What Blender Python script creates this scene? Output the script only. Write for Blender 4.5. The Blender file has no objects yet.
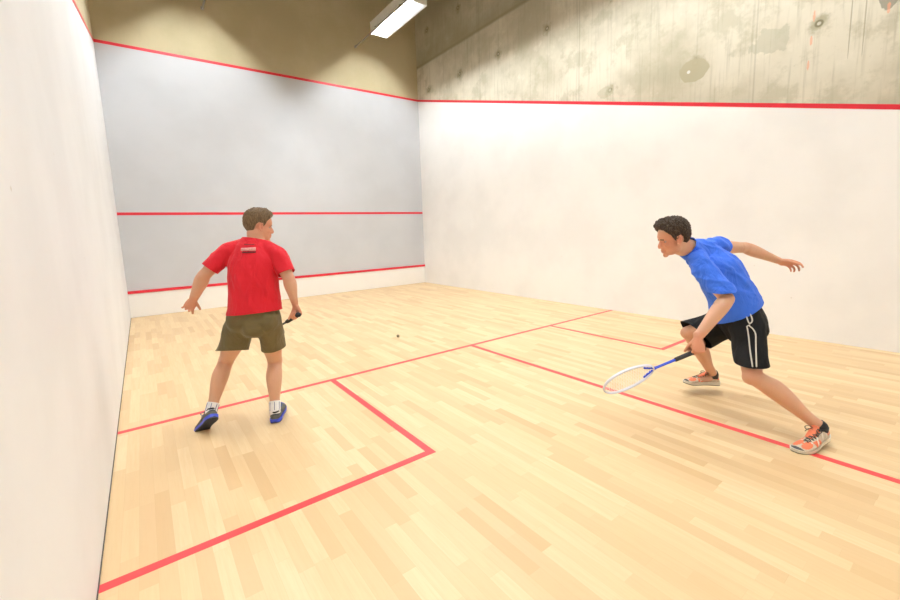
import bpy, bmesh, math, random
from mathutils import Vector as V, Matrix, noise
from mathutils.bvhtree import BVHTree
random.seed(7)
C = bpy.context.scene.collection
SC = bpy.context.scene
PI = math.pi

# ------------------------------------------------------------------ camera
CAM_O = V((0.28114, 0.55761, 1.37938))
CR = V((0.80165271, -0.59689641, -0.03267429)).normalized()
CF = V((0.58870703, 0.79778395, -0.13024898)).normalized()
CU = CR.cross(CF).normalized()
FPX, CX, CY = 411.596, -1.51, -16.2
cam = bpy.data.cameras.new('camera')
camo = bpy.data.objects.new('camera', cam); C.objects.link(camo)
m3 = Matrix((CR, CU, -CF)).transposed()
camo.matrix_world = Matrix.Translation(CAM_O) @ m3.to_4x4()
cam.sensor_width = 36; cam.lens = FPX/900*36
cam.shift_x = -CX/900; cam.shift_y = CY/900
cam.clip_start = 0.02
SC.camera = camo
def at(x, y, z):                      # a sight line at depth z -> point in the court
    return CAM_O + z*(CF + CR*((x-450-CX)/FPX) - CU*((y-300-CY)/FPX))

# ------------------------------------------------------------------ node materials
class NT:
    def __init__(s, name):
        s.m = bpy.data.materials.new(name); s.m.use_nodes = True
        s.t = s.m.node_tree; s.b = s.t.nodes['Principled BSDF']
    def n(s, kind, **kw):
        nd = s.t.nodes.new(kind)
        for k, v in kw.items(): setattr(nd, k, v)
        return nd
    def l(s, a, b): s.t.links.new(a, b)
    def put(s, sock, v):
        if isinstance(v, (int, float)): sock.default_value = v
        elif isinstance(v, (tuple, list)): sock.default_value = v
        else: s.l(v, sock)
    def math(s, op, a, b=None, c=None, clamp=False):
        nd = s.n('ShaderNodeMath', operation=op, use_clamp=clamp)
        for i, v in enumerate((a, b, c)):
            if v is not None: s.put(nd.inputs[i], v)
        return nd.outputs[0]
    def mix(s, f, a, b):
        nd = s.n('ShaderNodeMix', data_type='RGBA')
        s.put(nd.inputs[0], f); s.put(nd.inputs[6], a); s.put(nd.inputs[7], b)
        return nd.outputs[2]
    def coord(s, out='Object'):
        return s.n('ShaderNodeTexCoord').outputs[out]
    def scale(s, vec, sc):
        mp = s.n('ShaderNodeMapping'); s.l(vec, mp.inputs[0]); mp.inputs[3].default_value = sc
        return mp.outputs[0]
    def noise(s, vec, scale, detail=4, rough=.55):
        nd = s.n('ShaderNodeTexNoise'); s.l(vec, nd.inputs['Vector'])
        nd.inputs['Scale'].default_value = scale; nd.inputs['Detail'].default_value = detail
        nd.inputs['Roughness'].default_value = rough
        return nd.outputs['Fac']
    def ramp(s, f, a, b, va=0., vb=1.):
        nd = s.n('ShaderNodeMapRange', clamp=True, interpolation_type='SMOOTHSTEP'); s.put(nd.inputs[0], f)
        nd.inputs[1].default_value = a; nd.inputs[2].default_value = b
        nd.inputs[3].default_value = va; nd.inputs[4].default_value = vb
        return nd.outputs[0]
    def bump(s, h, strength=.3, dist=.01):
        nd = s.n('ShaderNodeBump'); s.l(h, nd.inputs['Height'])
        nd.inputs['Strength'].default_value = strength; nd.inputs['Distance'].default_value = dist
        s.l(nd.outputs[0], s.b.inputs['Normal'])
def c4(c): return (c[0], c[1], c[2], 1)

def plain(name, col, rough=.6, metal=0., var=.06, sc=30., bump=0., sheen=0., coat=0.):
    k = NT(name); co = k.coord()
    n = k.noise(co, sc, 3)
    dark = tuple(x*(1-var*2) for x in col)
    k.l(k.mix(n, c4(dark), c4(tuple(min(1, x*(1+var)) for x in col))), k.b.inputs['Base Color'])
    k.b.inputs['Roughness'].default_value = rough; k.b.inputs['Metallic'].default_value = metal
    if sheen: k.b.inputs['Sheen Weight'].default_value = sheen
    if coat: k.b.inputs['Coat Weight'].default_value = coat
    if bump: k.bump(k.noise(co, sc*3, 3), bump, .003)
    return k.m

def mat_floor():
    k = NT('maple_floor'); co = k.coord()
    sp = k.n('ShaderNodeSeparateXYZ'); k.l(co, sp.inputs[0]); x, y = sp.outputs[0], sp.outputs[1]
    W = .066
    u = k.math('DIVIDE', x, W); row = k.math('FLOOR', u); fu = k.math('FRACT', u)
    wn = k.n('ShaderNodeTexWhiteNoise', noise_dimensions='1D'); k.l(row, wn.inputs['W'])
    ln = k.math('MULTIPLY_ADD', wn.outputs['Value'], .30, .38)
    row2 = k.math('ADD', row, 57.3)
    wn2 = k.n('ShaderNodeTexWhiteNoise', noise_dimensions='1D'); k.l(row2, wn2.inputs['W'])
    v = k.math('ADD', k.math('DIVIDE', y, ln), k.math('MULTIPLY', wn2.outputs['Value'], 9.))
    idx = k.math('FLOOR', v); fv = k.math('FRACT', v)
    cb = k.n('ShaderNodeCombineXYZ'); k.l(row, cb.inputs[0]); k.l(idx, cb.inputs[1])
    wn3 = k.n('ShaderNodeTexWhiteNoise', noise_dimensions='2D'); k.l(cb.outputs[0], wn3.inputs['Vector'])
    r = wn3.outputs['Value']
    tone = k.n('ShaderNodeValToRGB'); k.l(r, tone.inputs[0])
    e = tone.color_ramp.elements
    e[0].position = 0; e[0].color = (.60, .395, .195, 1)
    e[1].position = 1; e[1].color = (.755, .575, .335, 1)
    for p, c in ((.14, (.65, .45, .235)), (.4, (.685, .49, .262)), (.75, (.72, .53, .292))):
        q = e.new(p); q.color = c4(c)
    # grain, shifted per board
    off = k.n('ShaderNodeVectorMath', operation='ADD'); k.l(k.scale(co, (9, .55, 1)), off.inputs[0])
    k.l(wn3.outputs['Color'], off.inputs[1])
    g = k.noise(off.outputs[0], 6, 5, .6)
    g2 = k.noise(k.scale(co, (60, 2.2, 1)), 3, 3)
    col = k.mix(k.ramp(g, .3, .75, 0, .38), tone.outputs[0], (.66, .44, .23, 1))
    col = k.mix(k.ramp(g2, .45, .8, 0, .12), col, (.5, .3, .14, 1))
    # seams
    su = k.math('MAXIMUM', k.ramp(fu, .0, .022, 1, 0), k.ramp(fu, .978, 1., 0, 1))
    sv = k.ramp(fv, 0, .004, 1, 0)
    col = k.mix(k.math('MULTIPLY', k.math('MAXIMUM', su, sv), .22), col, (.42, .25, .11, 1))
    k.l(col, k.b.inputs['Base Color'])
    k.l(k.ramp(g, .2, .8, .36, .48), k.b.inputs['Roughness'])
    k.b.inputs['Specular IOR Level'].default_value = .45
    return k.m

def mat_plaster(name, col, marks=.5):
    k = NT(name); co = k.coord()
    a = k.noise(co, 1.3, 4); b = k.noise(co, 16, 5, .7)
    d = tuple(x*.94 for x in col)
    c = k.mix(k.ramp(a, .35, .7), c4(col), c4(d))
    # scattered ball marks
    vo = k.n('ShaderNodeTexVoronoi'); k.l(co, vo.inputs['Vector']); vo.inputs['Scale'].default_value = 3.6
    spot = k.ramp(vo.outputs['Distance'], .0, .045, 1, 0)
    wn = k.math('GREATER_THAN', k.noise(co, .9, 2), .5)
    c = k.mix(k.math('MULTIPLY', k.math('MULTIPLY', spot, wn), marks), c, (.52, .47, .40, 1))
    c = k.mix(k.ramp(b, .62, .8, 0, .25*marks), c, (.62, .58, .52, 1))
    k.l(c, k.b.inputs['Base Color']); k.b.inputs['Roughness'].default_value = .55
    k.bump(k.noise(co, 40, 4), .08, .004)
    return k.m

def mat_concrete(name, tied, light, dark, tint=1.):
    k = NT(name); co = k.coord()
    sp = k.n('ShaderNodeSeparateXYZ'); k.l(co, sp.inputs[0]); X, Y, Z = sp.outputs
    big = k.noise(co, .75, 5, .6); mid = k.noise(co, 2.6, 6, .65); fine = k.noise(co, 22, 4, .7)
    streak = k.noise(k.scale(co, (9, 9, .45)), 2.4, 4, .6)
    col = k.mix(k.ramp(big, .36, .66), c4(light), c4(dark))
    if tied:
        col = k.mix(k.ramp(mid, .50, .64, 0, .6), col, (.40, .37, .26, 1))
        col = k.mix(k.ramp(mid, .42, .32, 0, .35), col, (.72, .67, .56, 1))
        col = k.mix(k.ramp(streak, .50, .72, 0, .42), col, (.33, .30, .21, 1))
    else:
        col = k.mix(k.ramp(mid, .5, .75, 0, .12), col, (.40, .36, .25, 1))
        col = k.mix(k.ramp(streak, .55, .8, 0, .12), col, (.36, .32, .22, 1))
    col = k.mix(k.ramp(fine, .62, .8, 0, .3), col, (.30, .27, .2, 1))
    if tied:
        wob = k.math('MULTIPLY_ADD', k.noise(co, 5, 4), .3, -.15)
        # cold joint between two pours
        zz = k.math('ADD', Z, wob); dz = k.math('ABSOLUTE', k.math('SUBTRACT', Z, 5.42))
        band = k.math('MULTIPLY', k.ramp(k.math('SUBTRACT', 5.95, zz), 0, .5, 0, 1), k.math('GREATER_THAN', Z, 5.42))
        col = k.mix(k.math('MULTIPLY', band, .6), col, (.25, .22, .13, 1))
        col = k.mix(k.ramp(dz, .0, .06, .8, 0), col, (.22, .20, .12, 1))
        # upper pour is darker
        col = k.mix(k.math('MULTIPLY', k.math('GREATER_THAN', Z, 5.42), .3), col, (.30, .27, .17, 1))
        # tie holes every 1.22 m, rows every 1.35 m
        fy = k.math('SUBTRACT', k.math('FRACT', k.math('DIVIDE', k.math('SUBTRACT', Y, 9.25-.61-12.2), 1.22)), .5)
        fz = k.math('SUBTRACT', k.math('FRACT', k.math('DIVIDE', k.math('SUBTRACT', Z, 4.77-.675-2.7), 1.35)), .5)
        dy = k.math('MULTIPLY', fy, 1.22); dzz = k.math('MULTIPLY', fz, 1.35)
        dist = k.math('SQRT', k.math('ADD', k.math('MULTIPLY', dy, dy), k.math('MULTIPLY', dzz, dzz)))
        d2 = k.math('MULTIPLY_ADD', k.noise(co, 13, 4), .22, k.math('ADD', dist, -.11))
        col = k.mix(k.ramp(d2, .02, .13, .70, 0), col, (.25, .22, .12, 1))
        col = k.mix(k.ramp(dist, .030, .045, 1, 0), col, (.19, .17, .10, 1))
        col = k.mix(k.ramp(dist, .012, .022, 1, 0), col, (.50, .46, .36, 1))
        # form panel joints
        for per, o, s in ((2.44, 7.37, .3), (.61, 4.97, .12)):
            f = k.math('ABSOLUTE', k.math('SUBTRACT', k.math('FRACT', k.math('DIVIDE', k.math('SUBTRACT', Y, o-per*4.5), per)), .5))
            col = k.mix(k.math('MULTIPLY', k.ramp(k.math('MULTIPLY', f, per), .004, .014, 1, 0), s), col, (.2, .18, .12, 1))
        # smooth patch of filler over a tie hole and a few rubbed orange marks
        def blob(y0, z0, ry, rz, amp, c, nz=7, na=.9, s=1.):
            a = k.math('DIVIDE', k.math('SUBTRACT', Y, y0), ry); b = k.math('DIVIDE', k.math('SUBTRACT', Z, z0), rz)
            d = k.math('SQRT', k.math('ADD', k.math('MULTIPLY', a, a), k.math('MULTIPLY', b, b)))
            d = k.math('MULTIPLY_ADD', k.noise(co, nz, 3), na, k.math('ADD', d, -na*.5))
            return k.mix(k.math('MULTIPLY', k.ramp(d, .9, 1.0, 1, 0), s), amp, c4(c))
        col = blob(3.17, 3.335, .19, .15, col, (.38, .34, .225), 5, .7, .95)
        col = blob(3.23, 3.33, .022, .022, col, (.60, .60, .56), 5, .1)
        col = blob(4.45, 3.42, .13, .1, col, (.42, .40, .28), 9, 1.4, .6)
        col = blob(2.35, 3.40, .20, .14, col, (.38, .37, .27), 8, 1.6, .55)
        col = blob(1.42, 3.45, .07, .14, col, (.20, .19, .14), 8, 1.2, .8)
        for y0, z0 in ((1.975, 3.51), (1.985, 3.27), (1.995, 3.02), (1.415, 3.36)):
            col = blob(y0, z0, .012, .05, col, (.72, .28, .16), 25, 1.3, .6)
        for y0 in (1.68, 1.575):
            col = blob(y0, 3.35, .006, .40, col, (.34, .31, .22), 10, .4, .8)
    k.l(col, k.b.inputs['Base Color']); k.b.inputs['Roughness'].default_value = .8
    k.bump(k.math('ADD', mid, k.math('MULTIPLY', fine, .4)), .25, .01)
    return k.m

def mat_skin():
    k = NT('skin'); co = k.coord()
    at_ = k.n('ShaderNodeAttribute', attribute_name='ruddy')
    base = k.mix(k.noise(co, 9, 4), (.58, .315, .195, 1), (.64, .37, .24, 1))
    col = k.mix(at_.outputs['Fac'], base, (.62, .225, .13, 1))
    col = k.mix(k.ramp(k.noise(co, 60, 3), .55, .8, 0, .15), col, (.56, .24, .15, 1))
    k.l(col, k.b.inputs['Base Color']); k.b.inputs['Roughness'].default_value = .5
    k.b.inputs['Subsurface Weight'].default_value = .12
    k.b.inputs['Subsurface Radius'].default_value = (.012, .005, .003)
    return k.m

def mat_cloth(name, col, wr=.35, sc=(14, 14, 5), sh=.06, sp=.3):
    k = NT(name); co = k.coord()
    n = k.noise(co, 7, 3)
    k.l(k.mix(n, c4(tuple(x*.9 for x in col)), c4(col)), k.b.inputs['Base Color'])
    k.b.inputs['Roughness'].default_value = .8; k.b.inputs['Sheen Weight'].default_value = sh; k.b.inputs['Specular IOR Level'].default_value = sp
    w = k.n('ShaderNodeTexNoise'); k.l(k.scale(co, sc), w.inputs['Vector']); w.inputs['Scale'].default_value = 1.
    w.inputs['Detail'].default_value = 3; w.inputs['Distortion'].default_value = .6
    k.bump(k.math('ADD', w.outputs['Fac'], k.math('MULTIPLY', k.noise(co, 400, 2), .03)), wr, .035)
    return k.m

def mat_hair(name, a, b):
    k = NT(name); co = k.coord()
    n = k.noise(k.scale(co, (90, 90, 22)), 1.5, 4, .7)
    k.l(k.mix(k.ramp(n, .3, .7), c4(a), c4(b)), k.b.inputs['Base Color'])
    k.b.inputs['Roughness'].default_value = .6; k.b.inputs['Specular IOR Level'].default_value = .25
    k.bump(n, .9, .015)
    return k.m

def mat_emit(name, col, s):
    k = NT(name)
    k.b.inputs['Base Color'].default_value = c4(col); k.b.inputs['Emission Color'].default_value = c4(col)
    k.b.inputs['Emission Strength'].default_value = s
    return k.m

M = dict(
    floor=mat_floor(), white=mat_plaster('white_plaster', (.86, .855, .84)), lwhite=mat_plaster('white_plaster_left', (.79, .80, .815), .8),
    grey=mat_plaster('grey_wall_panel', (.53, .54, .56), .25),
    tin=plain('white_tin_board', (.84, .82, .78), .45, 0, .02, 4),
    conc=mat_concrete('board_marked_concrete', True, (.62, .575, .46), (.42, .38, .275)),
    conc2=mat_concrete('smooth_concrete', False, (.50, .43, .27), (.43, .365, .22)),
    ceil=plain('ceiling_paint', (.16, .15, .13), .8, 0, .05, 3),
    line=plain('red_line_paint', (.62, .012, .03), .42, 0, .05, 6),
    fline=plain('red_floor_line', (.80, .045, .05), .42, 0, .05, 9),  # lighter than the wall lines: floor gloss and translucency put into the red
    steel=plain('galvanised_steel', (.42, .40, .36), .45, .3, .05, 20),
    house=plain('white_enamel', (.80, .78, .72), .35, 0, .02, 5),
    refl=plain('reflector_sheet', (.80, .80, .81), .28, 1., .02, 5),
    lamp=mat_emit('lamp_glow', (.88, .93, .965), 156.),
    skin=mat_skin(), lip=plain('lips', (.62, .30, .235), .45), brow=plain('eyebrow_hair', (.16, .09, .05), .7),
    eyew=plain('eye_white', (.36, .31, .28), .35), iris=plain('iris', (.10, .07, .04), .15),
    hair_b=mat_hair('dark_brown_hair', (.028, .018, .012), (.105, .07, .045)),
    hair_r=mat_hair('light_brown_hair', (.085, .05, .025), (.27, .175, .09)),
    red=mat_cloth('red_jersey', (.60, .010, .022), .7), blue=mat_cloth('blue_jersey', (.045, .165, .78), 1., (11, 11, 7)),
    olive=mat_cloth('olive_twill', (.145, .115, .05), .7, (9, 9, 6)), black=mat_cloth('black_shorts', (.006, .006, .006), .5, (10, 10, 6), .0, .25),
    pipe=plain('white_piping', (.66, .63, .55), .6, 0, .1, 60), sockw=plain('white_sock', (.80, .80, .80), .8, 0, .05, 80, .4),
    sockk=plain('dark_trim', (.02, .02, .024), .7), ink=plain('dark_print', (.12, .01, .012), .7), print=plain('pale_print', (.80, .34, .31), .7, 0, .3, 160),
    s_grey=plain('grey_mesh_shoe', (.115, .115, .095), .7, 0, .2, 90, .4), s_blue=plain('blue_rubber', (.035, .07, .62), .4),
    s_sole=plain('dark_outsole', (.03, .035, .05), .6), s_lace=plain('blue_grey_lace', (.10, .14, .33), .7, 0, .2, 90),
    s_tan=plain('cream_mesh_shoe', (.62, .53, .40), .7, 0, .15, 80, .4), s_or=plain('orange_panel', (.80, .20, .085), .6, 0, .1, 70, .3),
    s_ws=plain('white_midsole', (.74, .70, .60), .5, 0, .08, 30), s_os=plain('worn_grey_outsole', (.22, .21, .15), .7, 0, .15, 40),
    s_kl=plain('dark_lace', (.07, .065, .05), .7), s_toe=plain('dark_toe_bumper', (.05, .04, .035), .6),
    grip=plain('black_grip_tape', (.02, .02, .022), .75, 0, .1, 120, .4), rblue=plain('blue_racket_paint', (.04, .09, .70), .25, 0, .02, 8),
    rpale=plain('pale_racket_paint', (.72, .72, .80), .25, 0, .02, 8), string=plain('white_string', (.86, .86, .84), .4),
    rgrey=plain('dark_racket_paint', (.10, .09, .08), .3, .2, .02, 8), rubber=plain('black_rubber_ball', (.20, .165, .11), .6),
)

# ------------------------------------------------------------------ mesh helpers
def link(name, bm, mats, parent=None, smooth=False, origin=None):
    me = bpy.data.meshes.new(name)
    if origin is not None: bmesh.ops.translate(bm, verts=bm.verts, vec=-V(origin))
    bm.to_mesh(me); bm.free()
    return linkme(name, me, mats, parent, smooth, origin)
def linkme(name, me, mats, parent=None, smooth=False, origin=None):
    o = bpy.data.objects.new(name, me); C.objects.link(o)
    for m in (mats if isinstance(mats, (list, tuple)) else [mats]): me.materials.append(m)
    if smooth:
        for p in me.polygons: p.use_smooth = True
    if origin is not None: o.location = V(origin)
    if parent is not None:
        o.parent = parent
        if origin is not None: o.location = V(origin) - parent.location
    return o
def tag(o, label, cat, group=None):
    o['label'] = label; o['category'] = cat
    if group: o['group'] = group
    return o
def struct(o, label=None):
    o['kind'] = 'structure'
    if label: o['label'] = label
    return o
def box(bm, x0, x1, y0, y1, z0, z1, mi=0):
    vs = [bm.verts.new((x, y, z)) for x in (x0, x1) for y in (y0, y1) for z in (z0, z1)]
    for q in ((0, 1, 3, 2), (4, 6, 7, 5), (0, 4, 5, 1), (2, 3, 7, 6), (0, 2, 6, 4), (1, 5, 7, 3)):
        f = bm.faces.new([vs[i] for i in q]); f.material_index = mi
def prism(bm, pts, ext, mi=0):         # polygon of 3-D points pushed along ext
    a = [bm.verts.new(V(p)) for p in pts]; b = [bm.verts.new(V(p)+V(ext)) for p in pts]
    n = len(a)
    fs = [bm.faces.new(a), bm.faces.new(b[::-1])] + [bm.faces.new((a[i], b[i], b[(i+1) % n], a[(i+1) % n])) for i in range(n)]
    for f in fs: f.material_index = mi
    bmesh.ops.recalc_face_normals(bm, faces=fs)

def crom(pts, per=6):
    """smooth curve through tuples of floats / vectors"""
    P = [pts[0]] + list(pts) + [pts[-1]]
    out = []
    for i in range(1, len(P)-2):
        a, b, c, d = P[i-1], P[i], P[i+1], P[i+2]
        for j in range(per):
            t = j/per
            out.append(.5*((2*b) + (c-a)*t + (2*a-5*b+4*c-d)*t*t + (3*b-a-3*c+d)*t*t*t))
    out.append(P[-2])
    return out
def tube(bm, pts, rad, side=None, seg=16, cap=True, per=5, round_=True, mi=0, sq=1.0):
    """loft of elliptical rings through pts; rad: (a along side, b across); side: vector or list"""
    rad = [V((r, r, 0)) if isinstance(r, (int, float)) else V((r[0], r[1], 0)) for r in rad]
    pts = [V(p) for p in pts]
    if side is None:
        t0 = (pts[-1]-pts[0]).normalized()
        side = t0.orthogonal()
    sides = [V(s) for s in side] if isinstance(side, (list, tuple)) else [V(side)]*len(pts)
    if per > 1 and len(pts) > 2:
        pts, rad, sides = crom(pts, per), crom(rad, per), crom(sides, per)
    n = len(pts); rings = []
    def ring(c, s, nn, a, b):
        vs = []
        for k in range(seg):
            th = 2*PI*k/seg
            cx, sy = math.cos(th), math.sin(th)
            if sq != 1.0:
                cx = math.copysign(abs(cx)**sq, cx); sy = math.copysign(abs(sy)**sq, sy)
            vs.append(bm.verts.new(c + s*(a*cx) + nn*(b*sy)))
        return vs
    for i in range(n):
        t = (pts[min(i+1, n-1)]-pts[max(i-1, 0)]).normalized()
        s = (sides[i] - t*sides[i].dot(t)).normalized(); nn = t.cross(s)
        a, b = max(rad[i].x, .0005), max(rad[i].y, .0005)
        if round_ and i == 0:
            for q in (80, 55, 28):
                qq = math.radians(q); rings.append(ring(pts[0]-t*min(a, b)*math.sin(qq), s, nn, a*math.cos(qq), b*math.cos(qq)))
        rings.append(ring(pts[i], s, nn, a, b))
        if round_ and i == n-1:
            for q in (28, 55, 80):
                qq = math.radians(q); rings.append(ring(pts[i]+t*min(a, b)*math.sin(qq), s, nn, a*math.cos(qq), b*math.cos(qq)))
    fs = []
    for r0, r1 in zip(rings, rings[1:]):
        for k in range(seg): fs.append(bm.faces.new((r0[k], r0[(k+1) % seg], r1[(k+1) % seg], r1[k])))
    if cap:
        fs.append(bm.faces.new(rings[0][::-1])); fs.append(bm.faces.new(rings[-1]))
    for f in fs: f.material_index = mi
    return rings
def ell(bm, c, r, ax=None, sub=3, mi=0):
    """ellipsoid; ax = 3x3 matrix whose columns are its axes"""
    if isinstance(r, (int, float)): r = (r, r, r)
    R = (ax if ax is not None else Matrix.Identity(3))
    mt = Matrix.Translation(V(c)) @ R.to_4x4() @ Matrix.Diagonal((r[0], r[1], r[2], 1))
    ret = bmesh.ops.create_icosphere(bm, subdivisions=sub, radius=1, matrix=mt)
    for v in ret['verts']:
        for f in v.link_faces: f.material_index = mi
def solidify_mesh(bm, voxel, smooth=4, fac=.5):
    """fuse overlapping closed shapes into one continuous skin"""
    bmesh.ops.recalc_face_normals(bm, faces=bm.faces)
    me = bpy.data.meshes.new('tmp'); bm.to_mesh(me); bm.free()
    o = bpy.data.objects.new('tmp', me); C.objects.link(o)
    r = o.modifiers.new('r', 'REMESH'); r.mode = 'VOXEL'; r.voxel_size = voxel; r.adaptivity = 0
    s = o.modifiers.new('s', 'SMOOTH'); s.iterations = smooth; s.factor = fac
    dg = bpy.context.evaluated_depsgraph_get(); dg.update()
    res = bpy.data.meshes.new_from_object(o.evaluated_get(dg))
    bpy.data.objects.remove(o); bpy.data.meshes.remove(me)
    return res
def frame(fwd, up):
    """columns forward(x), left(y), up(z)"""
    f = V(fwd).normalized(); u = V(up); u = (u - f*u.dot(f)).normalized(); l = u.cross(f)
    return Matrix((f, l, u)).transposed()

# ------------------------------------------------------------------ the court
W, L, H = 6.292, 9.75, 8.0
SY, HX, LX, LY, RX, RY = 4.264, 3.322, 1.605, 2.599, 4.757, 2.703
OZ, BZ, SZ, TZ = 4.645, 2.076, 1.837, .481
def slope(y): return BZ + (OZ-BZ)*y/L
lw = .0245                                                # half line width
bm = bmesh.new(); box(bm, -.2, W+.2, -.2, L+.2, -.15, 0); struct(link('floor', bm, M['floor']), 'pale maple strip floor of the squash court')
bm = bmesh.new(); box(bm, -.2, W+.2, -.2, L+.2, H, H+.15); struct(link('ceiling', bm, M['ceil']))
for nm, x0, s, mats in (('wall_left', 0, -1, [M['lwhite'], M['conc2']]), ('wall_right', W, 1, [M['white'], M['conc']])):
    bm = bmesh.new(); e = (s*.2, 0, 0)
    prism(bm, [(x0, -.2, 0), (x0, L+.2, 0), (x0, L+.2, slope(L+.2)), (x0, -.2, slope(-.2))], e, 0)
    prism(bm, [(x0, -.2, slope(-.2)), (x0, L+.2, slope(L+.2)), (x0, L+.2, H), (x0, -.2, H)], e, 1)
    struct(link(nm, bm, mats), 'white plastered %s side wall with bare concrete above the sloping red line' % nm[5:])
bm = bmesh.new()
box(bm, 0, W, L, L+.2, 0, TZ, 2); box(bm, 0, W, L, L+.2, TZ, OZ, 0); box(bm, 0, W, L, L+.2, OZ, H, 1)
struct(link('wall_front', bm, [M['grey'], M['conc2'], M['white']]), 'grey front wall with bare concrete above the red out line')
bm = bmesh.new(); box(bm, 0, W, -.2, 0, 0, H); struct(link('wall_back', bm, [M['white']]))
tn = [0]
def trim(bm, m, label):
    tn[0] += 1
    return struct(link('trim_%d' % tn[0], bm, m), label)
bm = bmesh.new(); box(bm, 0, W, L-.014, L, 0.004, TZ-2*lw); trim(bm, M['tin'], 'white tin board along the foot of the front wall')
bm = bmesh.new(); box(bm, 0, W, L-.026, L, TZ-2*lw, TZ); trim(bm, M['line'], 'red strip along the top of the white tin board')
bm = bmesh.new(); box(bm, 0, W, L-.002, L, SZ-lw, SZ+lw); trim(bm, M['line'], 'red service line across the middle of the grey front wall')
bm = bmesh.new(); box(bm, 0, W, L-.002, L, OZ-lw, OZ+lw); trim(bm, M['line'], 'red out line across the top of the grey front wall')
for x0, s, nm in ((0, 1, 'left'), (W, -1, 'right')):
    bm = bmesh.new(); prism(bm, [(x0, 0, slope(0)-lw), (x0, L-.002, slope(L)-lw), (x0, L-.002, slope(L)+lw), (x0, 0, slope(0)+lw)], (s*.002, 0, 0))
    trim(bm, M['line'], 'sloping red out line along the %s side wall' % nm)
T = .0012
bm = bmesh.new(); box(bm, 0, W, SY-lw, SY+lw, 0, T); trim(bm, M['fline'], 'red short line running across the whole floor')
bm = bmesh.new(); box(bm, HX-lw, HX+lw, 0, SY-lw, 0, T); trim(bm, M['fline'], 'red half-court line running from the short line to the back')
bm = bmesh.new(); box(bm, LX-lw, LX+lw, LY-lw, SY-lw, 0, T); box(bm, 0, LX-lw, LY-lw, LY+lw, 0, T)
trim(bm, M['fline'], 'red outline of the left service box')
bm = bmesh.new(); box(bm, RX-lw, RX+lw, RY-lw, SY-lw, 0, T); box(bm, RX+lw, W, RY-lw, RY+lw, 0, T)
trim(bm, M['fline'], 'red outline of the right service box')
# dark strip painted as gap shade where the left wall meets the boards
bm = bmesh.new(); box(bm, 0, .0035, 0, L-.03, 0, .010); trim(bm, M['s_toe'], 'thin dark strip standing in for the shaded gap along the foot of the left wall')

# ------------------------------------------------------------------ lighting: two rows of trough luminaires on conduits
ZL = 5.58
def luminaire(x, y, label):
    t = bpy.data.objects.new('ceiling_light', None); C.objects.link(t); t.location = (x, y, ZL)
    tag(t, label, 'light', 'trough lights in two rows below the ceiling')
    hw, hl, h = .195, .78, .215
    bm = bmesh.new()
    for s in (-1, 1):
        box(bm, s*hw-.006, s*hw+.006, -hl, hl, 0, h); box(bm, -hw, hw, s*hl-.006, s*hl+.006, 0, h)
    box(bm, -hw-.006, hw+.006, -hl-.006, hl+.006, h, h+.012)
    link('housing', bm, M['house'], t)
    bm = bmesh.new()
    for s in (-1, 1):
        prism(bm, [(s*(hw-.01), -hl+.01, .005), (s*(hw-.01), hl-.01, .005), (s*.075, hl-.01, h-.006), (s*.075, -hl+.01, h-.006)], (0, 0, .003))
    link('reflector', bm, M['refl'], t)
    for s in (-1, 1):
        bm = bmesh.new(); tube(bm, [(s*.036, -hl+.04, h-.035), (s*.036, hl-.04, h-.035)], [.026, .026], seg=12, per=1, round_=False)
        link('lamp_tube', bm, M['lamp'], t, True)
    k = -1 if x > 3 else 1
    for s in (-1, 1):                                   # clamps holding the trough to its conduit
        bm = bmesh.new(); box(bm, min(k*.19, k*.24), max(k*.19, k*.24), s*.5-.015, s*.5+.015, -.012, .03)
        link('clamp', bm, M['steel'], t)
    return t
ys = (8.23, 6.05, 3.87, 1.69)
for i, y in enumerate(ys):
    w = ('nearest the front wall', 'second from the front wall', 'third from the front wall', 'nearest the back wall')[i]
    luminaire(4.875, y, 'long white trough light in the right row, %s' % w)
    luminaire(1.42, y, 'long white trough light in the left row, %s' % w)
for x, nm in ((4.655, 'right'), (1.635, 'left')):
    bm = bmesh.new(); tube(bm, [(x, 9.73, 5.57), (x, .02, 5.57)], [.016, .016], seg=12, per=1, round_=False)
    o = link('steel_conduit', bm, M['steel'], None, True)
    tag(o, 'grey steel conduit running along the %s row of lights to the front wall' % nm, 'conduit')
    bm = bmesh.new(); tube(bm, [(x, 9.75, 5.57), (x, 9.72, 5.57)], [.03, .03], seg=14, per=1, round_=False)
    link('end_flange', bm, M['steel'], o, True)
    for y in (.02, 2.8, 4.95, 7.1):
        bm = bmesh.new(); tube(bm, [(x, y, 5.58), (x, y, H)], [.006, .006], seg=8, per=1, round_=False)
        link('hanger', bm, M['steel'], o, True)

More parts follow.
